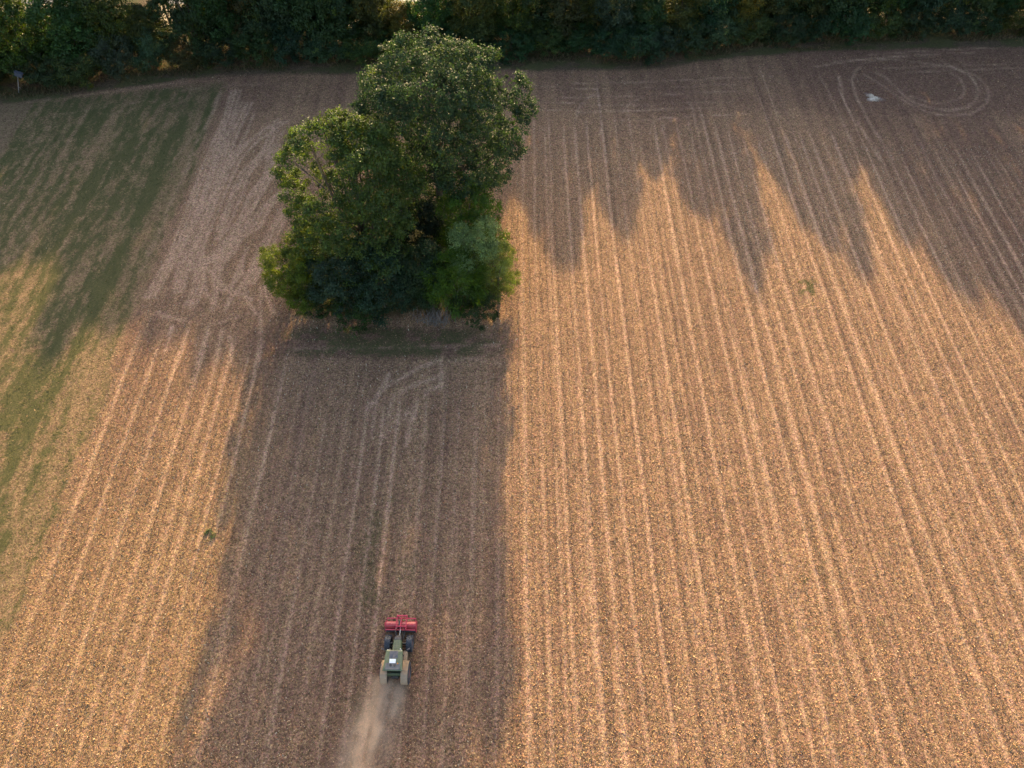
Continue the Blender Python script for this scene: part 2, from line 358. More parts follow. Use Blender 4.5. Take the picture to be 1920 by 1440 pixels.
# ---------------------------------------------------------------- straw, stubble, grass (uncountable)
def tint_mat(name, rough=.8, transl=0.0, use_obj=False, spec=.2):
    m, nt, b = new_mat(name)
    at = N(nt, 'ShaderNodeAttribute', attribute_name="tint")
    c = at.outputs['Color']
    if use_obj:
        oi = N(nt, 'ShaderNodeObjectInfo'); c = mixc(nt, 1.0, c, oi.outputs['Color'], 'MULTIPLY')
    nt.links.new(c, b.inputs['Base Color'])
    b.inputs['Roughness'].default_value = rough; b.inputs['Specular IOR Level'].default_value = spec
    if transl:
        t = N(nt, 'ShaderNodeBsdfTranslucent'); hs = N(nt, 'ShaderNodeHueSaturation')
        hs.inputs['Hue'].default_value = .47; hs.inputs['Saturation'].default_value = 1.15; hs.inputs['Value'].default_value = 1.5
        nt.links.new(c, hs.inputs['Color']); nt.links.new(hs.outputs[0], t.inputs['Color'])
        mx = N(nt, 'ShaderNodeMixShader'); mx.inputs[0].default_value = transl
        nt.links.new(b.outputs[0], mx.inputs[1]); nt.links.new(t.outputs[0], mx.inputs[2])
        nt.links.new(mx.outputs[0], nt.nodes['Material Output'].inputs['Surface'])
    return m

def in_view(n, y0=5, y1=116, pw=1.0):
    u = rng.random(n * 2); y = y0 + (y1 - y0) * u ** pw
    half = (y * math.cos(PITCH) + CAM_H * math.sin(PITCH)) * .735 + 2
    x = rng.uniform(-1, 1, n * 2) * 96
    k = np.abs(x) < half
    return x[k][:n], y[k][:n]

def flakes(n, x, y, L, W, tilt, z0, cols, name, mat, label):
    n = len(x)
    a = rng.uniform(0, 2 * math.pi, n)
    dx = np.stack([np.cos(a), np.sin(a), rng.normal(0, tilt, n)], 1); dx /= np.linalg.norm(dx, axis=1)[:, None]
    up = np.stack([rng.normal(0, tilt, n), rng.normal(0, tilt, n), np.ones(n)], 1)
    dy = np.cross(up, dx); dy /= np.linalg.norm(dy, axis=1)[:, None]
    c = np.stack([x, y, gsample(GZ, x, y) + z0 + np.abs(dx[:, 2]) * L * .5], 1)
    h = dx * (L * .5)[:, None]; w = dy * (W * .5)[:, None]
    v = np.stack([c - h - w * .6, c + h * .1 - w, c + h + w * .3, c - h * .2 + w], 1).reshape(-1, 3)
    me = qmesh(name, v, np.arange(4 * n).reshape(-1, 4))
    col_attr(me, "tint", np.concatenate([cols, np.ones((n, 1))], 1), 'FACE')
    return obj(name, me, mat, kind='stuff', label=label)

straw_mat = tint_mat("straw", .7)
x, y = in_view(760000, 5, 117, 1.3)
keep = rng.random(len(x)) < gsample(LIT, x, y) * (1 - .45 * np.clip(gsample(TR, x, y), 0, 1)) * .75
x, y = x[keep], y[keep]; n = len(x)
pal = np.array([(.60, .38, .20), (.56, .33, .165), (.42, .22, .11), (.22, .12, .07), (.10, .062, .04), (.13, .105, .035), (.68, .52, .35), (.50, .20, .09)])
pr = np.array([.13, .22, .16, .14, .17, .10, .025, .07])
cols = pal[rng.choice(len(pal), n, p=pr / pr.sum())] * rng.uniform(.75, 1.2, (n, 1)) * (1 - .22 * np.clip(gsample(strip_l, x, y), 0, 1))[:, None]
flakes(n, x, y, np.clip(rng.lognormal(-2.1, .45, n), .06, .4), np.clip(rng.lognormal(-3.05, .35, n), .025, .11), .5, .02, cols, "straw_litter", straw_mat, "dry straw and leaf scraps littering the harvested field")

# stubble stalks in drilled rows
rows = np.arange(-46.5, 96, .75)
sx, sy = np.meshgrid(rows, np.arange(5, 92, .42)); sx, sy = sx.ravel(), sy.ravel()
sx = sx + rng.normal(0, .05, len(sx)); sy = sy + rng.uniform(-.15, .15, len(sy))
half = (sy * math.cos(PITCH) + CAM_H * math.sin(PITCH)) * .73 + 1
k = (np.abs(sx) < half) & (rng.random(len(sx)) < (1 - np.clip(gsample(pad + pad2 + verge + in_grass, sx, sy), 0, 1)) * .8) & (rng.random(len(sx)) > .8 * gsample(np.clip(TR, 0, 1), sx, sy))
k &= ~((np.abs(sx + 10.4) < 1.7) & (np.abs(sy - 17.3) < 3.6))
sx, sy = sx[k], sy[k]; n = len(sx)
h = rng.uniform(.10, .24, n); r = rng.uniform(.022, .045, n); lean = rng.normal(0, .25, (n, 2))
ang = np.array([0, 2.09, 4.19]); base = np.stack([sx, sy, gsample(GZ, sx, sy) - .02], 1)
bot = base[:, None] + np.stack([np.cos(ang)[None] * r[:, None], np.sin(ang)[None] * r[:, None], np.zeros((n, 3))], -1)
topc = base + np.stack([lean[:, 0] * h, lean[:, 1] * h, h], 1)
v = np.concatenate([bot, topc[:, None] + (bot - base[:, None]) * .9], 1).reshape(-1, 3)
o6 = np.arange(n)[:, None] * 6
f = np.concatenate([np.stack([o6[:, 0] + a, o6[:, 0] + bb, o6[:, 0] + bb + 3, o6[:, 0] + a + 3], 1) for a, bb in ((0, 1), (1, 2), (2, 0))])
me = qmesh("crop_stubble", v, f)
cc = np.array([(.55, .42, .28), (.42, .29, .17), (.62, .52, .38)])[rng.choice(3, n, p=[.45, .35, .2])] * rng.uniform(.7, 1.15, (n, 1))
col_attr(me, "tint", np.tile(np.concatenate([cc, np.ones((n, 1))], 1), (3, 1)), 'FACE')
obj("crop_stubble", me, straw_mat, kind='stuff', label="short cut stalks left standing in drilled rows")

# grass blades
grass_mat = tint_mat("grass_blade", .7, .3)
x, y = in_view(420000, 12, 124, .8)
keep = rng.random(len(x)) < gsample(GRASS, x, y) * .6
x, y = x[keep][:110000], y[keep][:110000]; n = len(x)
vg = gsample(verge, x, y)[:, None]
cc = np.array([(.050, .072, .018), (.070, .088, .024), (.105, .112, .034), (.15, .12, .05)])[rng.choice(4, n, p=[.35, .35, .2, .1])] * rng.uniform(.7, 1.2, (n, 1))
cc = cc * (1 - .5 * vg) + .5 * vg * np.array([(.13, .095, .05)])
L = rng.uniform(.12, .28, n) * (1 + 1.3 * vg[:, 0] * rng.random(n)); 
flakes(n, x, y, L, rng.uniform(.04, .08, n), .75, .02, cc, "field_grass", grass_mat, "patchy low green grass and weeds growing on the field")

# ================================================================ TREES
leaf_mat = tint_mat("leaf", .5, .45, True, .4)
twig_mat = tint_mat("dead_twig", .9)
m, nt, b = new_mat("bark"); b.inputs['Roughness'].default_value = .9
tcb = N(nt, 'ShaderNodeTexCoord').outputs['Object']; mp = N(nt, 'ShaderNodeMapping'); mp.inputs['Scale'].default_value = (6, 6, 1.2)
nt.links.new(tcb, mp.inputs[0]); nb = noise(nt, mp.outputs[0], 1.5, 5, .7)
nt.links.new(mixc(nt, nb.outputs[0], (.05, .036, .024), (.20, .155, .11)), b.inputs['Base Color'])
bb_ = N(nt, 'ShaderNodeBump'); bb_.inputs['Strength'].default_value = .8; nt.links.new(nb.outputs[0], bb_.inputs['Height']); nt.links.new(bb_.outputs[0], b.inputs['Normal'])
bark_mat = m

def unit(v): return v / np.maximum(np.linalg.norm(v, axis=-1, keepdims=True), 1e-9)

def crown_mesh(name, lobes, n_leaves, leaf, rg, clump=.75, aspect=1.5, spray=0.0, inner=.18, tint_var=.5, warm=.12, sats=3):
    """leaf quads gathered in twig-sized clumps on overlapping lobes; lobes rows = x,y,z,rx,ry,rz"""
    lobes = np.asarray(lobes, float)
    cen = lobes[:, :3].mean(0)
    area = lobes[:, 3] * lobes[:, 5]; p = area / area.sum()
    per = 34
    sat = []
    for l in lobes:
        for _ in range(sats):
            dd = unit(rg.normal(size=3) + np.array([0, 0, .3])); k = rg.uniform(.22, .42)
            sat.append(np.concatenate([l[:3] + dd * l[3:6] * rg.uniform(.85, 1.08), l[3:6] * k]))
    if sat: lobes = np.vstack([lobes, sat]); area = lobes[:, 3] * lobes[:, 5]; area[len(lobes) - len(sat):] *= 1.5; p = area / area.sum()
    nc = max(4, n_leaves // per)
    li = rg.choice(len(lobes), nc, p=p)
    d = unit(rg.normal(size=(nc, 3)))
    outw = unit(lobes[li, :3] - cen + 1e-3)
    d = unit(d + .55 * outw + np.array([0, 0, .25]))
    rad = np.where(rg.random(nc) < inner, rg.uniform(.2, .75, nc), rg.uniform(.78, 1.06, nc))
    cc = lobes[li, :3] + d * lobes[li, 3:6] * rad[:, None]
    cr = clump * rg.uniform(.55, 1.25, nc)
    ctint = 1 + tint_var * rg.normal(0, .5, (nc, 1)); ctint = np.clip(ctint, .5, 1.7)
    cw = (rg.random((nc, 1)) < warm) * rg.random((nc, 1))
    n = nc * per; ci = np.repeat(np.arange(nc), per)
    off = rg.normal(size=(n, 3)) * .43
    off = off * np.array([1, 1, .75])
    pos = cc[ci] + off * cr[ci][:, None]
    nrm = unit(.55 * unit(off + 1e-6) + .55 * d[ci] + .75 * rg.normal(size=(n, 3)) * .7 + np.array([0, 0, .35]))
    if spray:
        ax = unit(d[ci] * spray + .5 * rg.normal(size=(n, 3)) + np.array([0, 0, -.1]))
    else:
        ax = unit(np.cross(nrm, rg.normal(size=(n, 3))) + .25 * np.array([0, 0, -1.0]))
    sd = unit(np.cross(nrm, ax))
    L = leaf * rg.uniform(.65, 1.3, n)[:, None]; W = L / aspect
    fold = nrm * L * .12
    v = np.stack([pos - ax * L * .5, pos - sd * W * .5 + fold, pos + ax * L * .55, pos + sd * W * .5 + fold], 1).reshape(-1, 3)
    v[:, 2] = np.maximum(v[:, 2], .03)
    me = qmesh(name, v, np.arange(4 * n).reshape(-1, 4))
    t = ctint[ci] * rg.uniform(.75, 1.25, (n, 1))
    w = cw[ci]
    rgb = np.concatenate([t * (1 + .9 * w), t * (1 + .4 * w), t * (1 - .3 * w), np.ones((n, 1))], 1)
    col_attr(me, "tint", rgb, 'FACE')
    me.materials.append(leaf_mat)
    return me

def tube_into(bm, pts, r0, r1, seg=7):
    pts = [Vector(p) for p in pts]; rings = []
    for i, p in enumerate(pts):
        t = (pts[min(i + 1, len(pts) - 1)] - pts[max(i - 1, 0)]).normalized()
        a = t.orthogonal().normalized(); c = t.cross(a); r = r0 + (r1 - r0) * i / (len(pts) - 1)
        rings.append([bm.verts.new(p + (a * math.cos(2 * math.pi * k / seg) + c * math.sin(2 * math.pi * k / seg)) * r) for k in range(seg)])
    # keep rings aligned by nearest start vertex
    for A, B in zip(rings[:-1], rings[1:]):
        s = min(range(seg), key=lambda k: (B[k].co - A[0].co).length)
        for k in range(seg):
            bm.faces.new((A[k], A[(k + 1) % seg], B[(s + k + 1) % seg], B[(s + k) % seg]))
    bm.faces.new(rings[-1]); bm.faces.new(rings[0][::-1])

def trunk_mesh(name, h, r, lobes, rg, fork=.3, limbs=9, twigs=0):
    bm = bmesh.new()
    top = np.array([rg.normal(0, .3), rg.normal(0, .3), h * .72])
    tr_pts = [np.array([0, 0, -.15]), np.array([rg.normal(0, .08), rg.normal(0, .08), h * .18]), np.array([rg.normal(0, .2), rg.normal(0, .2), h * .42]), top]
    tube_into(bm, tr_pts, r, r * .25, 9)
    order = rg.permutation(len(lobes))[:limbs]
    for i in order:
        e = np.array(lobes[i][:3]); z0 = min(h * rg.uniform(fork * .6, fork * 1.6), max(e[2] - 1.0, .4))
        s = np.array([0, 0, z0]); mid = s + (e - s) * .5 + np.array([0, 0, -.08 * h * rg.random()]) + rg.normal(0, .25, 3)
        tube_into(bm, [s, s + (mid - s) * .5 + rg.normal(0, .12, 3), mid, mid + (e - mid) * .55 + rg.normal(0, .2, 3), e], r * .42, r * .07, 6)
        for _ in range(twigs):
            e2 = e + unit(rg.normal(size=3)) * np.array(lobes[i][3:6]) * .95
            tube_into(bm, [mid + (e - mid) * rg.random(), e + (e2 - e) * .4 + rg.normal(0, .15, 3), e2], r * .12, r * .03, 5)
    me = bpy.data.meshes.new(name); bm.to_mesh(me); bm.free()
    for p in me.polygons: p.use_smooth = True
    me.materials.append(bark_mat)
    return me

def auto_lobes(h, Rr, base, rg, n=16, taper=.0, dome=False):
    L = [(0, 0, base + (h - base) * .5, Rr * .62, Rr * .62, (h - base) * .36)]
    for i in range(n):
        z = -0.8 + 1.75 * (i + .5) / n; a = i * 2.399 + rg.uniform(-.4, .4)
        q = (1.0 if dome and z < 0 else math.sqrt(max(0, 1 - min(abs(z), .99) ** 2))) * (1 - taper * max(z, 0))
        s = rg.uniform(.30, .46) * Rr
        L.append((math.cos(a) * Rr * .68 * q * rg.uniform(.8, 1.15), math.sin(a) * Rr * .68 * q * rg.uniform(.8, 1.15), max(base + (h - base) * (.5 + .40 * z), s * .55), s, s, s * rg.uniform(.8, 1.05)))
    return L

def plant(name, label, cat, loc, color, crown_me, trunk_me, group=None, rz=0, sc=(1, 1, 1)):
    t = thing(name, label, cat, loc, rz, group); t.scale = sc
    c = obj("crown", crown_me, None, t, kind='stuff'); c.color = (*color, 1)
    if trunk_me: obj("trunk", trunk_me, None, t)
    return t

# foliage base colours (albedo)
C_OAK = (.027, .056, .018); C_DARK = (.018, .038, .012); C_BLUE = (.021, .043, .019); C_OLIVE = (.034, .044, .009); C_GREY = (.075, .100, .050)
C_YEL = (.120, .150, .010); C_BROWN = (.034, .042, .011); C_SILV = (.036, .052, .024); C_MID = (.027, .046, .013)

def shaped(lbl_name, base_xy, spec, Y, front, rg):
    """lobes from (photo x, photo v, radius px, depth offset m) around a trunk foot"""
    out = []
    for s in spec:
        x, v, rp = s[:3]; dy = s[3] if len(s) > 3 else front * (1 if False else 0)
        p, mpp = pp(x, v, Y + dy); r = rp * mpp
        out.append((p[0] - base_xy[0], p[1] - base_xy[1], max(p[2], r * .6), r, r * 1.1, r * .95))
    return out

# ---- the tall tree at the back of the clump
rg = np.random.default_rng(101)
BX, BY = -9.6, 75.5
spec = [(800, 112, 44, 1), (752, 128, 44, 0), (856, 120, 44, 0), (892, 138, 38, -1), (905, 175, 40, -1), (722, 160, 42, -1), (706, 200, 38, -1), (703, 240, 34, -1), (825, 165, 70, -3), (770, 205, 62, -5), (880, 205, 62, -4),
        (745, 262, 52, -4), (830, 255, 72, -6), (905, 262, 52, -3), (968, 178, 30, 1), (988, 205, 20, 0), (962, 232, 30, -1), (945, 200, 28, 0), (950, 275, 34, -2), (915, 315, 44, -4), (865, 325, 50, -6), (800, 300, 40, -5),
        (715, 292, 30, -2), (800, 135, 50, 5), (870, 155, 52, 5), (740, 165, 50, 5), (820, 200, 80, 6), (900, 240, 60, 5), (760, 250, 70, 5), (840, 300, 80, 3), (690, 205, 22, 0), (925, 110, 16, 0), (690, 160, 20, 1)]
lob = shaped("", (BX, BY), spec, BY, 0, rg)
plant("oak_tree", "tallest broad dark green tree at the back of the clump", "tree", (BX, BY, 0), C_OAK, crown_mesh("oak_crown", lob, 105000, .25, rg, .70, warm=.05), trunk_mesh("oak_trunk", 26, .62, lob, rg, .3, 18, 2))
# ---- the left tree, open on its left side
rg = np.random.default_rng(102)
AX, AY = -18.4, 66.0
spec = [(578, 262, 34, 0), (620, 245, 30, 0), (655, 250, 36, 0), (700, 262, 36, 0), (735, 300, 34, 0), (548, 300, 24, 0), (536, 330, 18, 0), (768, 330, 24, 0), (785, 348, 14, 0), (690, 310, 50, -3), (650, 300, 36, -2), (745, 345, 40, -1),
        (700, 370, 55, -4), (640, 350, 30, -3), (552, 368, 26, -1), (575, 395, 28, -2), (620, 400, 46, -4), (572, 425, 22, -2), (672, 430, 56, -5), (735, 405, 44, -3), (600, 450, 42, -4), (720, 470, 46, -5), (592, 470, 26, -2),
        (650, 500, 52, -5), (650, 280, 45, 4), (700, 320, 55, 4), (590, 290, 22, 2), (740, 390, 45, 3), (680, 420, 70, 2), (525, 300, 12, 0), (605, 240, 12, 0), (665, 236, 13, 0), (610, 345, 26, 3), (635, 310, 22, 4), (560, 340, 20, 3), (560, 400, 22, 0), (572, 440, 24, -1), (605, 500, 32, -3)]
lob = shaped("", (AX, AY), spec, AY, 0, rg)
tm = trunk_mesh("maple_trunk", 21, .48, lob, rg, .28, 24, 2)
plant("maple_tree", "yellowish green tree with open branches on its left, in front of the tallest tree", "tree", (AX, AY, 0), (.052, .090, .017), crown_mesh("maple_crown", lob, 90000, .24, rg, .66, warm=.06), tm)

# ---- the smaller trees and bushes of the clump
def bush(seed, label, X, Y, h, Rr, color, n, leaf, name="bush", base=.3, lobes=14, clump=.6, aspect=1.5, spray=0, taper=0, cat="bush"):
    rg = np.random.default_rng(seed)
    L = auto_lobes(h, Rr * 1.12, base, rg, lobes, taper, True)
    return plant(name, label, cat, (X, Y, 0), color, crown_mesh(name + "_crown", L, n, leaf, rg, clump, aspect, spray, .18, .5, .03), trunk_mesh(name + "_trunk", h, .05 + h * .014, L, rg, .15, 8))
bush(201, "dense dark green conical tree behind the grey green bush", -5.6, 68.0, 13.4, 4.0, (.052, .112, .008), 24000, .2, "conical_tree", .3, 18, .6, 1.6, 0, .35, "tree")
bush(202, "pale grey green leafy bush in the right half of the clump", -4.3, 62.4, 11.8, 3.7, (.150, .225, .080), 26000, .18, "hazel_bush", .5, 14, .62)
bush(203, "olive green loose bush at the right edge of the clump", -1.7, 60.6, 9.6, 2.6, (.130, .180, .034), 14000, .2, "willow_bush", .3, 12, .5, 3.0)
bush(204, "bright green bush with spiky sprays, front right of the clump", -7.0, 58.9, 9.0, 3.3, (.058, .118, .010), 14000, .42, "spiky_bush", .3, 12, .8, 5.0, 1.6)
bush(205, "small round yellow green bush at the left edge of the clump", -26.6, 60.2, 9.4, 3.5, (.085, .125, .010), 26000, .19, "round_bush", .3, 14, .5, 1.6)
bush(206, "blue grey bush beside the round yellow green bush", -20.9, 59.4, 9.4, 3.4, (.033, .062, .032), 20000, .2, "elder_bush", .3, 14, .6)
bush(207, "dark green bush at the middle front of the clump", -16.0, 59.4, 10.4, 3.8, (.026, .056, .026), 26000, .2, "elder_bush", .3, 16, .65)
bush(208, "low deep green bush spreading furthest forward onto the mown margin", -19.8, 57.9, 4.4, 3.6, (.030, .062, .010), 10000, .2, "low_bush", .1, 14, .5)
bush(209, "dark bush in the shaded middle of the clump, right of the dark green bush", -11.4, 60.8, 9.6, 3.2, (.030, .056, .018), 20000, .2, "elder_bush", .3, 14, .6)
bush(210, "shaded dark tree deep between the two tall trees", -12.6, 69.5, 8.0, 3.2, (.026, .042, .020), 12000, .28, "shaded_tree", .3, 14, .65, cat="tree")
bush(211, "low dark bush at the front right corner of the clump", -4.6, 57.8, 4.2, 2.6, (.034, .058, .016), 8000, .18, "low_bush", .1, 12, .42)
bush(212, "low green bush below the round yellow green bush", -24.6, 59.6, 5.0, 2.7, (.036, .060, .014), 8000, .2, "low_bush", .1, 12, .45)
# bare grey thicket
rg = np.random.default_rng(220); bm = bmesh.new()
for i in range(150):
    p = np.array([rg.normal(0, 1.1), rg.normal(0, .5), 0]); e = p + np.array([rg.normal(0, .5), rg.normal(-.2, .4), rg.uniform(1.0, 2.4)])
    tube_into(bm, [p, (p + e) / 2 + rg.normal(0, .12, 3), e], .03, .012, 4)
me = bpy.data.meshes.new("bare_bush"); bm.to_mesh(me); bm.free()
m, nt, b = new_mat("dead_wood"); b.inputs['Base Color'].default_value = (.19, .16, .14, 1); b.inputs['Roughness'].default_value = .9
nz = noise(nt, N(nt, 'ShaderNodeTexCoord').outputs['Object'], 3, 4); nt.links.new(mixc(nt, nz.outputs[0], (.12, .10, .09), (.27, .23, .20)), b.inputs['Base Color'])
o = obj("bare_bush", me, m, label="bare grey leafless twigs low at the front of the clump", category="bush", kind='thing'); o.location = (-9.4, 57.2, 0)

# ---- far hedge: shared crown shapes, one object each
VAR = []
for s in range(7):
    rg = np.random.default_rng(300 + s); L = auto_lobes(18, 4.6, .2, rg, 22, .2 * (s % 3), True)
    VAR.append((crown_mesh("hedge_crown", L, 27000, .33, rg, .85, 1.5, 0, .22, .4, .12), trunk_mesh("hedge_trunk", 18, .26, L, rg, .2, 9)))
SVAR = []
for s in range(4):
    rg = np.random.default_rng(340 + s); L = auto_lobes(5, 3, .1, rg, 14, 0, True)
    SVAR.append((crown_mesh("shrub_crown", L, 11000, .22, rg, .55, 1.7, 0, .2, .4, .15), trunk_mesh("shrub_trunk", 5, .08, L, rg, .15, 7)))

KIND = {'d': ("dark green", C_DARK), 'b': ("bluish green", C_BLUE), 'o': ("olive green", C_OLIVE), 'r': ("brownish green", C_BROWN), 's': ("silvery green", C_SILV), 'm': ("mid green", C_MID), 'y': ("yellowish green", (.070, .068, .010))}
HEDGE = [(-104, 15, 'o'), (-97.5, 16.5, 'r'), (-91, 14.5, 'o'), (-85, 16, 'r'), (-79, 16.5, 'o'), (-72.5, 16, 'm'), (-66.5, 16, 'o'), (-60.5, 8.8, 'o'), (-53.5, 20, 'd'), (-48, 19.5, 'd'), (-44.6, 19.5, 'o'), (-41.5, 20.5, 'm'), (-38.2, 20.5, 'b'), (-35, 21, 'd'), (-31.8, 21, 'm'), (-29, 21.5, 'd'), (-23.5, 19, 'm'),
         (-18, 8.2, 'y'), (-13, 16, 'd'), (-7, 15, 'r'), (0, 14, 'o'), (5, 13.5, 'd'), (8.8, 16.8, 'r'), (13, 12.4, 'o'), (17.6, 14.8, 'b'), (22.5, 10.8, 'd'), (28.4, 14, 'r'), (34.3, 18, 'b'), (40.3, 11.2, 'y'), (44.5, 16, 'o'), (47.8, 19, 'd'), (53, 11.2, 'o'),
         (57.2, 17, 'd'), (61.5, 21, 'm'), (67, 23.5, 'd'), (73.5, 24, 'b'), (80, 23, 'm'), (86.5, 23, 'd'), (93, 24, 'o'), (100, 23, 'd'), (107, 22, 'd')]
SECT = [(-47, "above the grassy strip"), (-27, "left of the tree clump"), (3, "straight behind the tree clump"), (50, "behind the stubble headland"), (200, "above the looping wheel tracks")]
ORD = ["first", "second", "third", "fourth", "fifth", "sixth", "seventh", "eighth", "ninth", "tenth", "eleventh", "twelfth", "thirteenth", "fourteenth"]
def sect(X):
    for lim, s in SECT:
        if X < lim: return s
cnt = {}
rh = random.Random(5)
for i, (X, h, k) in enumerate(HEDGE):
    s = sect(X); key = (k, s); cnt[key] = cnt.get(key, 0) + 1
    cm, tm = VAR[(i * 3) % 7]
    tall = "tall" if h > 16 else ("low" if h < 12.6 else "medium")
    Rr = 4.2 + rh.uniform(-.3, .6) if h > 12.6 else 3.4
    if X in (34.3, 47.8): Rr = 4.4
    y = float(np.interp(X, HX, HY)) + 4.4 + rh.uniform(-.6, 1.0)
    col = tuple(c * 1.7 * rh.uniform(.8, 1.2) for c in KIND[k][1])
    lab = f"{KIND[k][0]} {tall} hedge tree {s}, {ORD[cnt[key]-1]} such from left"
    plant("hedge_tree", lab, "tree", (X, y, -.1), col, cm, tm, "trees of the far hedge", rh.uniform(0, 6.28), (Rr / 4.6, Rr / 4.6, h / 18))
# tall trees with bare stems standing just behind the two low places of the hedge
rg = np.random.default_rng(360); L = auto_lobes(19, 4.4, 7.5, rg, 16)
cmb, tmb = crown_mesh("stem_tree_crown", L, 13000, .4, rg, .9, 1.5, 0, .25, .45, .2), trunk_mesh("stem_tree_trunk", 19, .24, L, rg, .5, 9)
for X, y, h, lab in ((-68, 125.5, 16.5, "bare stemmed tree behind the hedge, left of its low gap above the grassy strip"), (-61.5, 126.5, 17.5, "bare stemmed tree behind the low gap in the hedge, above the grassy strip"), (-55.5, 127, 18, "bare stemmed tree behind the hedge, right of its low gap above the grassy strip")):
    plant("stem_tree", lab, "tree", (X, y, -.1), C_OLIVE, cmb, tmb, "bare stemmed trees behind the hedge", X, (1, 1, h / 19))
# undergrowth at the hedge foot
cnt = {}
SH = [(-95, 3.5, 'm'), (-89, 4.5, "m"), (-86, 3.4, "r"), (-76.5, 4.6, 'm'), (-71, 5.2, 'm'), (-66, 6.0, 's'), (-60, 6.2, 's'), (-55, 4.0, 'r'), (-49.5, 4.6, 'd'), (-43, 5.2, 'm'), (-37, 6.0, 'b'), (-31, 5.0, 's'), (-25, 4.6, 'm'), (-19, 4.2, 'd'), (-13, 5, 'd'), (-6, 4.6, 'd'), (0, 4.2, 'd'), (6, 4.6, 'm'), (11.5, 4.0, 'd'),
      (17, 4.6, 'b'), (21.5, 5.4, 'b'), (25.5, 4.6, 'b'), (30.5, 5.2, 'b'), (36, 6, 's'), (41.5, 5.2, 'r'), (47, 4.6, 'd'), (53, 4.4, 'd'), (59, 5.2, 'b'), (65, 4.6, 'm'), (71, 4.4, 'd'), (77, 5.0, 'b'), (83, 4.4, 'd'), (89, 4.6, 'o'), (95, 4.2, 'd')]
for i, (X, h, k) in enumerate(SH):
    s = sect(X); key = (k, s); cnt[key] = cnt.get(key, 0) + 1
    cm, tm = SVAR[i % 4]; Rr = rh.uniform(3.4, 4.2)
    y = float(np.interp(X, HX, HY)) + 1.9 + rh.uniform(-.5, .4)
    col = tuple(c * 1.6 * rh.uniform(.85, 1.2) for c in KIND[k][1])
    lab = f"{KIND[k][0]} shrub at hedge foot {s}, {ORD[cnt[key]-1]} such from left"
    plant("hedge_shrub", lab, "shrub", (X, y, -.05), col, cm, tm, "shrubs at the foot of the far hedge", rh.uniform(0, 6.28), (Rr / 3, Rr / 3, h / 5))

# bushes filling the back of the hedge
cnt = {}
for i, X in enumerate(np.arange(-100, 104, 5.2)):
    if abs(X + 60) < 3 or abs(X + 18.5) < 2.7: continue
    k = 'dmob'[i % 4]; s = sect(X); key = (k, s); cnt[key] = cnt.get(key, 0) + 1
    cm, tm = SVAR[(i + 2) % 4]; h = rh.uniform(6.5, 8.5)
    plant("hedge_bush", f"{KIND[k][0]} bush deep in the hedge {s}, {ORD[cnt[key]-1]} such from left", "bush", (X, float(np.interp(X, HX, HY)) + 8.2, -.05), tuple(c * 1.6 for c in KIND[k][1]), cm, tm, "bushes filling the far hedge", rh.uniform(0, 6.28), (1.25, 1.1, h / 5))
# ---- dry tall grass along the hedge foot
n = 26000
x = rng.uniform(-96, 96, n); y = np.interp(x, HX, HY) + rng.normal(-.6, .9, n)
k = rng.random(n) < sstep(.35, .65, vn(x, y, 5, 2, 91)); x, y = x[k], y[k]; n = len(x)
cc = np.array([(.16, .115, .06), (.10, .08, .04), (.05, .06, .02)])[rng.choice(3, n, p=[.4, .35, .25])] * rng.uniform(.7, 1.2, (n, 1))
flakes(n, x, y, rng.uniform(.4, 1.0, n), rng.uniform(.06, .12, n), 1.6, .0, cc, "verge_grass", grass_mat, "dry tall grass along the foot of the far hedge")

# ================================================================ ROAD BEHIND THE HEDGE
def strip(name, y0, y1, z, mat, label):
    vx = np.linspace(-500, 500, 101); v = []
    for xx in vx: v += [(xx, y0, z), (xx, y1, z)]
    f = [(2 * i, 2 * i + 2, 2 * i + 3, 2 * i + 1) for i in range(100)]
    return obj(name, qmesh(name, v, f), mat, kind='structure', label=label)
m, nt, b = new_mat("asphalt"); nz = noise(nt, N(nt, 'ShaderNodeTexCoord').outputs['Object'], 4, 5)
nt.links.new(mixc(nt, nz.outputs[0], (.10, .10, .11), (.16, .155, .16)), b.inputs['Base Color']); b.inputs['Roughness'].default_value = .75
strip("road", 134.2, 141.2, .03, m, "grey lavender road glimpsed behind the hedge")
m, nt, b = new_mat("dry_verge"); nz = noise(nt, N(nt, 'ShaderNodeTexCoord').outputs['Object'], 1.2, 6, .7)
nt.links.new(mixc(nt, nz.outputs[0], (.30, .22, .13), (.50, .40, .27)), b.inputs['Base Color']); b.inputs['Roughness'].default_value = .95
strip("road_verge", 126.5, 134.2, .026, m, "pale dry verge between the hedge and the road")

m, nt, b = new_mat("galvanised_steel"); b.inputs['Metallic'].default_value = .5; b.inputs['Roughness'].default_value = .5
nz = noise(nt, N(nt, 'ShaderNodeTexCoord').outputs['Object'], 3, 4); nt.links.new(mixc(nt, nz.outputs[0], (.42, .42, .44), (.62, .62, .63)), b.inputs['Base Color'])
steel = m

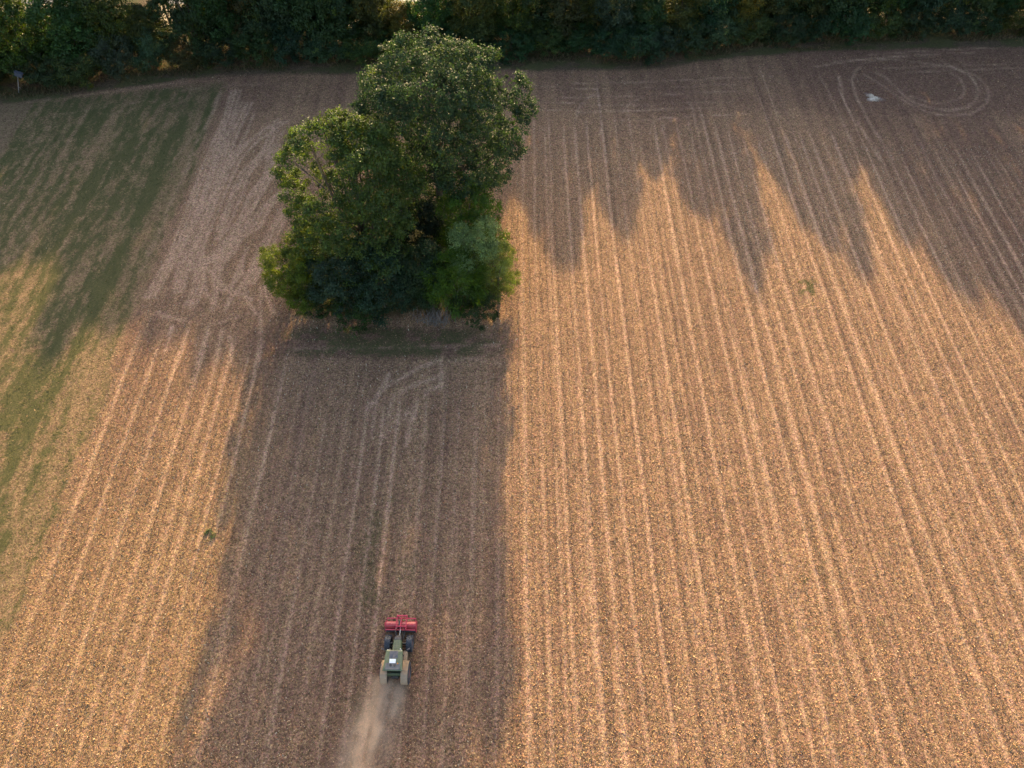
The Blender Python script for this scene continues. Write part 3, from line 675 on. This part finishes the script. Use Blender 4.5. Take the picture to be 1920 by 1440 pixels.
# ---- mesh builder for machines
class MB:
    def __init__(s): s.bm = bmesh.new()
    def box(s, c, d, rot=None):
        r = bmesh.ops.create_cube(s.bm, size=1)['verts']
        M = Matrix.Translation(c) @ (rot.to_4x4() if rot else Matrix()) @ Matrix.Diagonal((*d, 1))
        bmesh.ops.transform(s.bm, matrix=M, verts=r); return s
    def cyl(s, p0, p1, r0, r1=None, seg=16):
        p0, p1 = Vector(p0), Vector(p1); d = p1 - p0
        r = bmesh.ops.create_cone(s.bm, cap_ends=True, segments=seg, radius1=r0, radius2=r0 if r1 is None else r1, depth=d.length)['verts']
        bmesh.ops.transform(s.bm, matrix=Matrix.Translation((p0 + p1) / 2) @ d.to_track_quat('Z', 'Y').to_matrix().to_4x4(), verts=r); return s
    def lathe_x(s, c, prof, seg=40):
        """revolve (x, r) profile about the x axis through c"""
        rings = [[s.bm.verts.new((c[0] + px, c[1] + pr * math.cos(2 * math.pi * k / seg), c[2] + pr * math.sin(2 * math.pi * k / seg))) for k in range(seg)] for px, pr in prof]
        for A, B in zip(rings[:-1], rings[1:]):
            for k in range(seg): s.bm.faces.new((A[k], A[(k + 1) % seg], B[(k + 1) % seg], B[k]))
        return s
    def loft(s, secs):
        """secs: list of equal-length point loops, capped"""
        rings = [[s.bm.verts.new(p) for p in sec] for sec in secs]; n = len(secs[0])
        for A, B in zip(rings[:-1], rings[1:]):
            for k in range(n): s.bm.faces.new((A[k], A[(k + 1) % n], B[(k + 1) % n], B[k]))
        s.bm.faces.new(rings[0][::-1]); s.bm.faces.new(rings[-1]); return s
    def done(s, name, mat, parent, bevel=0, smooth=False, **props):
        bmesh.ops.recalc_face_normals(s.bm, faces=s.bm.faces)
        me = bpy.data.meshes.new(name); s.bm.to_mesh(me); s.bm.free()
        if smooth:
            for p in me.polygons: p.use_smooth = True
        o = obj(name, me, mat, parent, **props)
        if bevel:
            bv = o.modifiers.new("bevel", 'BEVEL'); bv.width = bevel; bv.segments = 2; bv.limit_method = 'ANGLE'
        return o

rail = thing("guard_rail", "pale steel guard rail beside the road, glimpsed through the gap behind the tallest tree", "guard rail", (-18, 133.6, 0))
mb = MB()
for zz, yy in ((.78, 0), (.70, .05), (.62, 0), (.54, .05), (.46, 0)): mb.box((0, yy, zz), (60, .05, .09))
mb.done("rail", steel, rail, .01)
for k in range(16): MB().box((-30 + 4 * k, .14, .38), (.12, .1, .82)).done("post", steel, rail, .01)

# ---- sign post at the left end of the hedge
sx_, sy_ = gp(42, 154)
sg = thing("sign_post", "leaning pale post carrying a blue grey panel at the left end of the hedge", "sign", (sx_ + .6, sy_ - 3.0, 0), 0)
sg.rotation_euler = (0, R(27), 0)
m, nt, b = new_mat("weathered_wood"); nz = noise(nt, N(nt, 'ShaderNodeTexCoord').outputs['Object'], 5, 4); nt.links.new(mixc(nt, nz.outputs[0], (.16, .14, .13), (.26, .23, .21)), b.inputs['Base Color']); b.inputs['Roughness'].default_value = .85
pole = MB(); pole.cyl((0, 0, -.2), (0, 0, 3.7), .075, .06, 10); pole.box((.12, -.02, 1.1), (.34, .05, .06)); pole.done("post", m, sg)
m, nt, b = new_mat("panel_paint"); nz = noise(nt, N(nt, 'ShaderNodeTexCoord').outputs['Object'], 4, 4); nt.links.new(mixc(nt, nz.outputs[0], (.045, .047, .062), (.075, .078, .10)), b.inputs['Base Color']); b.inputs['Roughness'].default_value = .6
MB().box((.18, -.1, 3.75), (1.05, .5, .62)).box((.18, -.1, 4.09), (1.2, .65, .06)).done("panel", m, sg, .015)

# ---- pale lime heap
lx, ly = gp(1637, 184)
rgp = np.random.default_rng(400); th = np.linspace(0, 2 * math.pi, 40, endpoint=False)
rr = 1 + .35 * np.sin(3 * th + 1) + .2 * np.sin(5 * th) + .15 * rgp.normal(size=40)
v = [(0, 0, .30)]; f = []
for j in range(1, 7):
    q = j / 6
    for k in range(40):
        v.append((math.cos(th[k]) * 1.35 * q * rr[k] - .35 * q * math.sin(th[k]), math.sin(th[k]) * .95 * q * rr[k], .30 * (1 - q) ** .8 * (1 + .3 * rgp.normal()) - .06 * (j == 6) + .05 * (j < 6)))
bm = bmesh.new(); bv = [bm.verts.new(p) for p in v]
for k in range(40): bm.faces.new((bv[0], bv[1 + k], bv[1 + (k + 1) % 40]))
for j in range(5):
    for k in range(40): bm.faces.new((bv[1 + 40 * j + k], bv[41 + 40 * j + k], bv[41 + 40 * j + (k + 1) % 40], bv[1 + 40 * j + (k + 1) % 40]))
me = bpy.data.meshes.new("lime_heap"); bm.to_mesh(me); bm.free()
m, nt, b = new_mat("lime_powder"); nz = noise(nt, N(nt, 'ShaderNodeTexCoord').outputs['Object'], 3, 6, .7); ln = N(nt, 'ShaderNodeVectorMath', operation='LENGTH'); tco_ = N(nt, 'ShaderNodeTexCoord').outputs['Object']; nt.links.new(tco_, ln.inputs[0])
rim = ramp(nt, mth(nt, 'ADD', mth(nt, 'MULTIPLY', ln.outputs['Value'], .55), mth(nt, 'MULTIPLY', mth(nt, 'SUBTRACT', nz.outputs[0], .5), 1.6)), .25, .75).outputs[0]
nt.links.new(mixc(nt, rim, (.62, .50, .40), (.17, .10, .075)), b.inputs['Base Color']); b.inputs['Roughness'].default_value = .95
lh = obj("lime_heap", me, m, label="small low whitish heap on the soil beside the looping wheel tracks", category="heap"); lh.location = (lx, ly, gsample(GZ, lx, ly)); lh.rotation_euler = (0, 0, R(-30))

# ---- single green weeds on the shaded strip
for i, (px, pv, h, lab) in enumerate([(393, 1000, .4, "bluish green weed alone at the left shadow edge of the field")]):
    X, Y = gp(px, pv); rg = np.random.default_rng(500 + i)
    L = [(rg.normal(0, .2), rg.normal(0, .2), h * .22, .3, .3, h * .22) for _ in range(6)]
    plant("weed_plant", lab, "weed", (X, Y, float(gsample(GZ, X, Y))), (.085, .125, .055), crown_mesh("weed_leaves", L, 400, .13, rg, .25, 2.2, sats=0), None)
# ================================================================ TRACTOR
def paint(name, c0, c1, rough=.45, spec=.5, dust=.5, dust_c=(.34, .25, .18), scale=2.5, metal=0):
    m, nt, b = new_mat(name); t = N(nt, 'ShaderNodeTexCoord').outputs['Object']
    n1 = noise(nt, t, scale, 5, .65); c = mixc(nt, n1.outputs[0], c0, c1)
    g = N(nt, 'ShaderNodeNewGeometry'); s = N(nt, 'ShaderNodeSeparateXYZ'); nt.links.new(g.outputs['Normal'], s.inputs[0])
    upf = N(nt, 'ShaderNodeMapRange'); nt.links.new(s.outputs[2], upf.inputs[0]); upf.inputs[1].default_value = .1; upf.inputs[2].default_value = 1.0
    d = mth(nt, 'MULTIPLY', mth(nt, 'MULTIPLY', upf.outputs[0], ramp(nt, noise(nt, t, scale * 1.7, 5, .7).outputs[0], .35, .68).outputs[0]), dust)
    nt.links.new(mixc(nt, d, c, dust_c), b.inputs['Base Color'])
    b.inputs['Roughness'].default_value = rough; b.inputs['Specular IOR Level'].default_value = spec; b.inputs['Metallic'].default_value = metal
    return m
P_GREEN = paint("green_paint", (.075, .105, .045), (.125, .16, .08), .4, .5, .35)
P_DUSTY = paint("dusty_green_paint", (.28, .20, .125), (.37, .26, .165), .75, .25, .9, (.47, .31, .21))
P_RED = paint("red_paint", (.46, .034, .050), (.60, .060, .080), .4, .5, .7, (.66, .27, .19))
P_REDF = paint("red_frame_paint", (.46, .026, .060), (.56, .045, .085), .4, .5, .15)
P_BLACK = paint("black_plastic", (.020, .021, .024), (.04, .04, .044), .5, .5, .3)
P_RUB = paint("tyre_rubber", (.022, .027, .038), (.04, .047, .062), .45, .5, .4, (.17, .15, .14), 3)
P_GREYT = paint("grey_roof_panel", (.045, .052, .075), (.08, .09, .12), .45, .5, .5)
P_ROOFD = paint("dusty_grey_panel", (.10, .105, .11), (.17, .165, .16), .6, .3, .6, (.27, .21, .165))
P_WHITE = paint("white_plate", (.80, .80, .80), (.86, .86, .86), .3, .5, .0)
P_STEEL = paint("bare_steel", (.42, .41, .38), (.52, .50, .46), .4, .5, .3, metal=.4)
P_RIM = paint("wheel_rim", (.22, .05, .04), (.30, .08, .06), .5, .4, .5)
m, nt, b = new_mat("cab_glass"); b.inputs['Base Color'].default_value = (.02, .028, .03, 1); b.inputs['Roughness'].default_value = .08; b.inputs['Transmission Weight'].default_value = .25
P_GLASS = m
m, nt, b = new_mat("amber_lens"); b.inputs['Base Color'].default_value = (.7, .25, .02, 1); b.inputs['Roughness'].default_value = .2
P_AMB = m

T = thing("tractor", "olive green tractor with red front mulcher trailing dust on the shaded strip", "tractor", (-10.42, 16.62, 0), R(-1.0))
def wheel(x, y, r, w, sgn):
    t = MB(); hw = w / 2
    t.lathe_x((x, y, r), [(-hw * .72, r * .56), (-hw, r * .68), (-hw, r * .88), (-hw * .86, r * .955), (-hw * .4, r * .975), (hw * .4, r * .975), (hw * .86, r * .955), (hw, r * .88), (hw, r * .68), (hw * .72, r * .56), (-hw * .72, r * .56)], 44)
    nl = 20
    for k in range(nl):
        for s in (-1, 1):
            a = 2 * math.pi * (k + (.25 if s > 0 else -.25)) / nl
            M = Matrix.Rotation(a, 3, 'X') @ Matrix.Rotation(s * R(38), 3, 'Z')
            p = Matrix.Rotation(a, 3, 'X') @ Vector((s * hw * .48, 0, r * .985))
            t.box((x + p.x, y + p.y, r + p.z), (hw * 1.12, .06, .055), M)
    wo = t.done("wheel", P_RUB, T, 0, False)
    rm = MB(); rm.lathe_x((x, y, r), [(sgn * hw * .72, r * .57), (sgn * hw * .62, r * .54), (sgn * hw * .2, r * .46), (sgn * hw * .15, r * .22), (sgn * hw * .5, r * .2), (sgn * hw * .55, .001)], 32)
    rm.done("rim", P_RIM, wo, 0, True)
for s in (-1, 1):
    wheel(s * .98, -1.28, .93, .62, s); wheel(s * .99, 1.36, .71, .56, s)
# chassis
mb = MB(); mb.box((0, .3, .78), (.46, 3.3, .42)); mb.cyl((-.75, -1.28, .93), (.75, -1.28, .93), .17); mb.cyl((-.8, 1.36, .68), (.8, 1.36, .68), .11); mb.box((0, -1.45, .95), (.7, .6, .55)); mb.box((0, 1.85, .85), (.42, .3, .5)); mb.done("chassis", P_BLACK, T, .03)
# hood with panel lines
def hsec(y, w, zt, zb): return [(-w, y, zb), (-w, y, zt - .16), (-w * .78, y, zt - .03), (0, y, zt), (w * .78, y, zt - .03), (w, y, zt - .16), (w, y, zb)]
hood = MB().loft([hsec(.12, .40, 1.98, 1.12), hsec(.6, .39, 1.95, 1.1), hsec(1.38, .36, 1.84, 1.05)]).done("hood", P_GREEN, T, .025)
MB().loft([hsec(1.385, .355, 1.835, 1.0), hsec(1.62, .34, 1.78, .98), hsec(1.80, .27, 1.62, 1.0)]).done("nose_grille", P_BLACK, T, .03)
for k in range(5): MB().box((0, .34 + .2 * k, 1.972 - .028 * k), (.34, .018, .02)).done("louvre", P_BLACK, hood)
# cab: glass box, pillars, roof
def csec(z, hx0, hx1, y0, y1): return [(-hx0, y0, z), (hx0, y0, z), (hx1, y1, z), (-hx1, y1, z)]
MB().loft([csec(1.15, .70, .58, -1.22, .22), csec(1.75, .76, .62, -1.38, .14), csec(2.72, .70, .60, -1.28, -.02)]).done("cab_glass", P_GLASS, T, .02)
for (a, b2) in (((-.59, .19, 1.15), (-.61, -.02, 2.74)), ((.59, .19, 1.15), (.61, -.02, 2.74)), ((-.71, -1.24, 1.15), (-.71, -1.28, 2.74)), ((.71, -1.24, 1.15), (.71, -1.28, 2.74))):
    MB().cyl(a, b2, .05, None, 8).done("pillar", P_BLACK, T)
roof = MB().loft([csec(2.70, .80, .66, -1.48, .14), csec(2.80, .88, .74, -1.56, .22), csec(2.90, .86, .72, -1.54, .20), csec(2.97, .70, .56, -1.36, .08)]).done("roof", P_GREEN, T, .03)
MB().box((.0, -.20, 2.978), (.74, .66, .03)).done("roof_hatch", P_GREYT, roof, .012)
MB().box((-.04, -.76, 2.995), (.56, .36, .05)).done("roof_plate", P_WHITE, roof, .02)
MB().box((0, -1.2, 2.955), (1.30, .56, .09)).done("air_unit", P_ROOFD, roof, .03)
for q in (-.18, .18): MB().cyl((q, -1.12, 3.0), (q, -1.12, 3.03), .12, None, 16).done("fan", P_BLACK, roof)
for s in (-1, 1): MB().cyl((s * .44, -.98, 2.96), (s * .44, -.98, 3.14), .05, None, 12).done("beacon", P_AMB if s > 0 else P_GREYT, roof)
for s in (-1, 1): MB().box((s * .55, .20, 2.82), (.2, .06, .1)).done("work_light", P_WHITE, roof, .01)
MB().box((0, -1.52, 1.35), (1.5, .16, .75)).done("rear_panel", P_GREEN, T, .03)
# fenders
for s in (-1, 1):
    def arc(rad, x): return [(x, -1.28 + rad * math.cos(R(a)), .93 + rad * math.sin(R(a))) for a in (12, 30, 50, 70, 90, 110, 130, 150, 168)]
    fb = bmesh.new(); xi, xo = s * .60, s * 1.22; secs = []
    for rad, x in ((1.02, xi), (1.02, xo), (1.06, xo), (1.06, xi)): secs.append([fb.verts.new(p) for p in arc(rad, x)])
    for A, B in zip(secs, secs[1:] + secs[:1]):
        for k in range(8): fb.faces.new((A[k], A[k + 1], B[k + 1], B[k]))
    for k in (0, 8): fb.faces.new([q[k] for q in secs])
    w = MB(); w.bm.free(); w.bm = fb; fen = w.done("fender", P_DUSTY, T, .015)
    ml = MB()
    for k in range(3): ml.box((s * (.74 + .17 * k), -1.05, 2.0), (.025, 1.0, .03))
    ml.done("rib", P_DUSTY, fen, .005)
    MB().box((s * 1.0, -2.22, 1.25), (.3, .06, .14)).done("tail_light", P_REDF, fen, .01)
    # steps / tanks
    MB().box((s * .72, .12, .86), (.40, .85, .62)).done("fuel_tank", P_DUSTY if s > 0 else P_BLACK, T, .06)
    # mirror
    mr = MB(); mr.cyl((s * .64, .12, 2.45), (s * 1.12, .40, 2.42), .022, None, 8); mo = mr.done("mirror_arm", P_BLACK, T)
    MB().box((s * 1.16, .43, 2.30), (.24, .06, .36), Matrix.Rotation(s * R(30), 3, 'Z')).done("mirror", P_GREYT, mo, .015)
    # front mudguard bracket
    mg = MB(); mg.box((s * .62, 1.22, 1.3), (.22, .07, .06)); mg.done("bracket", P_BLACK, T)
mb = MB(); mb.cyl((.50, .34, 1.3), (.50, .34, 2.75), .07, None, 14); mb.cyl((.50, .34, 2.75), (.54, .30, 2.95), .05, None, 12); mb.done("exhaust_pipe", P_STEEL, T, 0, True)
mb = MB(); mb.cyl((-.5, .34, 1.3), (-.5, .34, 2.2), .08, None, 14); mb.cyl((-.5, .34, 2.2), (-.5, .34, 2.34), .11, None, 14); mb.done("air_intake", P_BLACK, T, 0, True)
MB().cyl((.02, 1.78, 1.05), (.05, 2.68, 1.02), .045, None, 10).done("top_link", P_STEEL, T)
for s in (-1, 1): MB().cyl((s * .32, 1.78, .62), (s * .42, 2.75, .52), .05, None, 8).done("lift_arm", P_BLACK, T)
for s in (-1, 1):
    bm = bmesh.new(); tube_into(bm, [(s * .16, 1.75, 1.3), (s * .34, 2.1, 1.42), (s * .38, 2.45, 1.25), (s * .24, 2.72, 1.05)], .02, .02, 6)
    w = MB(); w.bm.free(); w.bm = bm; w.done("hose", P_BLACK, T)
# mulcher
mu = MB()
mu.loft([[(x, 2.72, .25), (x, 2.72, .62), (x, 2.88, .86), (x, 3.08, .93), (x, 3.28, .86), (x, 3.40, .60), (x, 3.40, .28)] for x in (-1.38, -.2)])
mu.loft([[(x, 2.72, .25), (x, 2.72, .62), (x, 2.88, .86), (x, 3.08, .93), (x, 3.28, .86), (x, 3.40, .60), (x, 3.40, .28)] for x in (.06, 1.38)])
mulch = mu.done("mulcher", P_RED, T, .03)
mb = MB(); mb.box((-.07, 3.06, .72), (.27, .6, .42)); mb.cyl((-.07, 2.8, .95), (-.07, 3.35, .95), .1); mb.done("gearbox", P_BLACK, mulch, .02)
MB().cyl((-1.36, 2.60, .30), (1.36, 2.60, .30), .14, None, 20).done("roller", P_BLACK, mulch)
for s in (-1, 1): MB().loft([[(s * 1.39 + q, y, z) for y, z in ((2.52, .12), (2.52, .6), (2.85, .9), (3.3, .9), (3.5, .55), (3.5, .12))] for q in (0, s * .045)]).done("side_plate", P_REDF, mulch, .008)
MB().cyl((-1.52, 3.06, .62), (-1.43, 3.06, .62), .24, .20, 20).done("belt_cover", P_RED, mulch, .02)
MB().box((-.0, 3.62, .78), (2.72, .10, .09)).done("front_bar", P_REDF, mulch, .01)
MB().box((-.0, 2.55, .80), (2.72, .09, .08)).done("rear_bar", P_REDF, mulch, .01)
mb = MB()
for x in (-.38, .02, .52):
    mb.box((x, 3.08, 1.03), (.10, 1.15, .08)); mb.box((x, 3.64, .92), (.09, .09, .3)); mb.box((x, 2.56, .92), (.09, .09, .26))
mb.box((.08, 3.78, 1.05), (.98, .13, .11)); mb.box((.07, 2.80, 1.09), (.96, .09, .08)); mb.box((-.3, 3.78, .93), (.16, .17, .25)); mb.box((.5, 3.78, .93), (.16, .17, .25))
mb.done("headstock", P_REDF, mulch, .01)
for x in (-1.3, -.9, .9, 1.3): MB().box((x, 3.51, .74), (.05, .26, .05)).done("bar_stay", P_REDF, mulch, .006)
MB().box((-.78, 2.98, .94), (1.1, .03, .03)).done("hood_rib", P_REDF, mulch, .005); MB().box((.85, 2.98, .94), (.85, .05, .04)).done("hood_rib", P_REDF, mulch, .005)
mb = MB()
for k in range(34): mb.box((-1.32 + .08 * k, 3.46, .34), (.066, .02, .42), Matrix.Rotation(R(8), 3, 'X'))
mb.done("rubber_flap", P_BLACK, mulch, kind='stuff')

# ---- dust plume
p0 = Vector((-10.6, 15.2, 0)); p1 = Vector((-14.4, 1.0, 0)); ax = p1 - p0; Lp = ax.length
bm = bmesh.new(); bmesh.ops.create_cube(bm, size=1); bmesh.ops.transform(bm, matrix=Matrix.Translation((.5 * Lp, 0, 1.55)) @ Matrix.Diagonal((Lp, 7.5, 3.1, 1)), verts=bm.verts)
me = bpy.data.meshes.new("dust_cloud"); bm.to_mesh(me); bm.free()
m = bpy.data.materials.new("dust_air"); m.use_nodes = True; nt = m.node_tree; nt.nodes.remove(nt.nodes['Principled BSDF'])
pv = N(nt, 'ShaderNodeVolumePrincipled'); pv.inputs['Color'].default_value = (.93, .765, .63, 1); pv.inputs['Anisotropy'].default_value = .2
tco = N(nt, 'ShaderNodeTexCoord').outputs['Object']; sx3 = N(nt, 'ShaderNodeSeparateXYZ'); nt.links.new(tco, sx3.inputs[0])
mpd = N(nt, 'ShaderNodeMapping'); mpd.inputs['Scale'].default_value = (.5, 1.25, 1.1); nt.links.new(tco, mpd.inputs[0]); nz1 = noise(nt, mpd.outputs[0], .75, 6, .68); nz2 = noise(nt, tco, .25, 2, .5)
yy = mth(nt, 'ADD', sx3.outputs[1], mth(nt, 'MULTIPLY', mth(nt, 'SUBTRACT', nz2.outputs[0], .5), 3.0))
wid = mth(nt, 'ADD', 1.15, mth(nt, 'MULTIPLY', sx3.outputs[0], .09))
q = mth(nt, 'DIVIDE', yy, wid); gau = mth(nt, 'POWER', 2.718, mth(nt, 'MULTIPLY', mth(nt, 'MULTIPLY', q, q), -1.2))
zf = mth(nt, 'POWER', 2.718, mth(nt, 'MULTIPLY', sx3.outputs[2], -1.1))
st = N(nt, 'ShaderNodeMapRange'); st.interpolation_type = 'SMOOTHSTEP'; nt.links.new(sx3.outputs[0], st.inputs[0]); st.inputs[1].default_value = .0; st.inputs[2].default_value = .9
en = N(nt, 'ShaderNodeMapRange'); en.interpolation_type = 'SMOOTHSTEP'; nt.links.new(sx3.outputs[0], en.inputs[0]); en.inputs[1].default_value = Lp; en.inputs[2].default_value = 7.0
ed = N(nt, 'ShaderNodeMapRange'); nt.links.new(mth(nt, 'ABSOLUTE', sx3.outputs[1]), ed.inputs[0]); ed.inputs[1].default_value = 3.7; ed.inputs[2].default_value = 2.2
wis = ramp(nt, nz1.outputs[0], .45, .64).outputs[0]
den = mth(nt, 'MULTIPLY', mth(nt, 'MULTIPLY', mth(nt, 'MULTIPLY', gau, zf), mth(nt, 'MULTIPLY', st.outputs[0], en.outputs[0])), mth(nt, 'MULTIPLY', mth(nt, 'ADD', wis, .18), ed.outputs[0]))
nt.links.new(mth(nt, 'MULTIPLY', den, 1.7), pv.inputs['Density']); nt.links.new(pv.outputs[0], nt.nodes['Material Output'].inputs['Volume'])
d = obj("dust_cloud", me, m, kind='stuff', label="pale brown dust cloud trailing behind the tractor")
d.location = p0; d.rotation_euler = (0, 0, math.atan2(ax.y, ax.x))
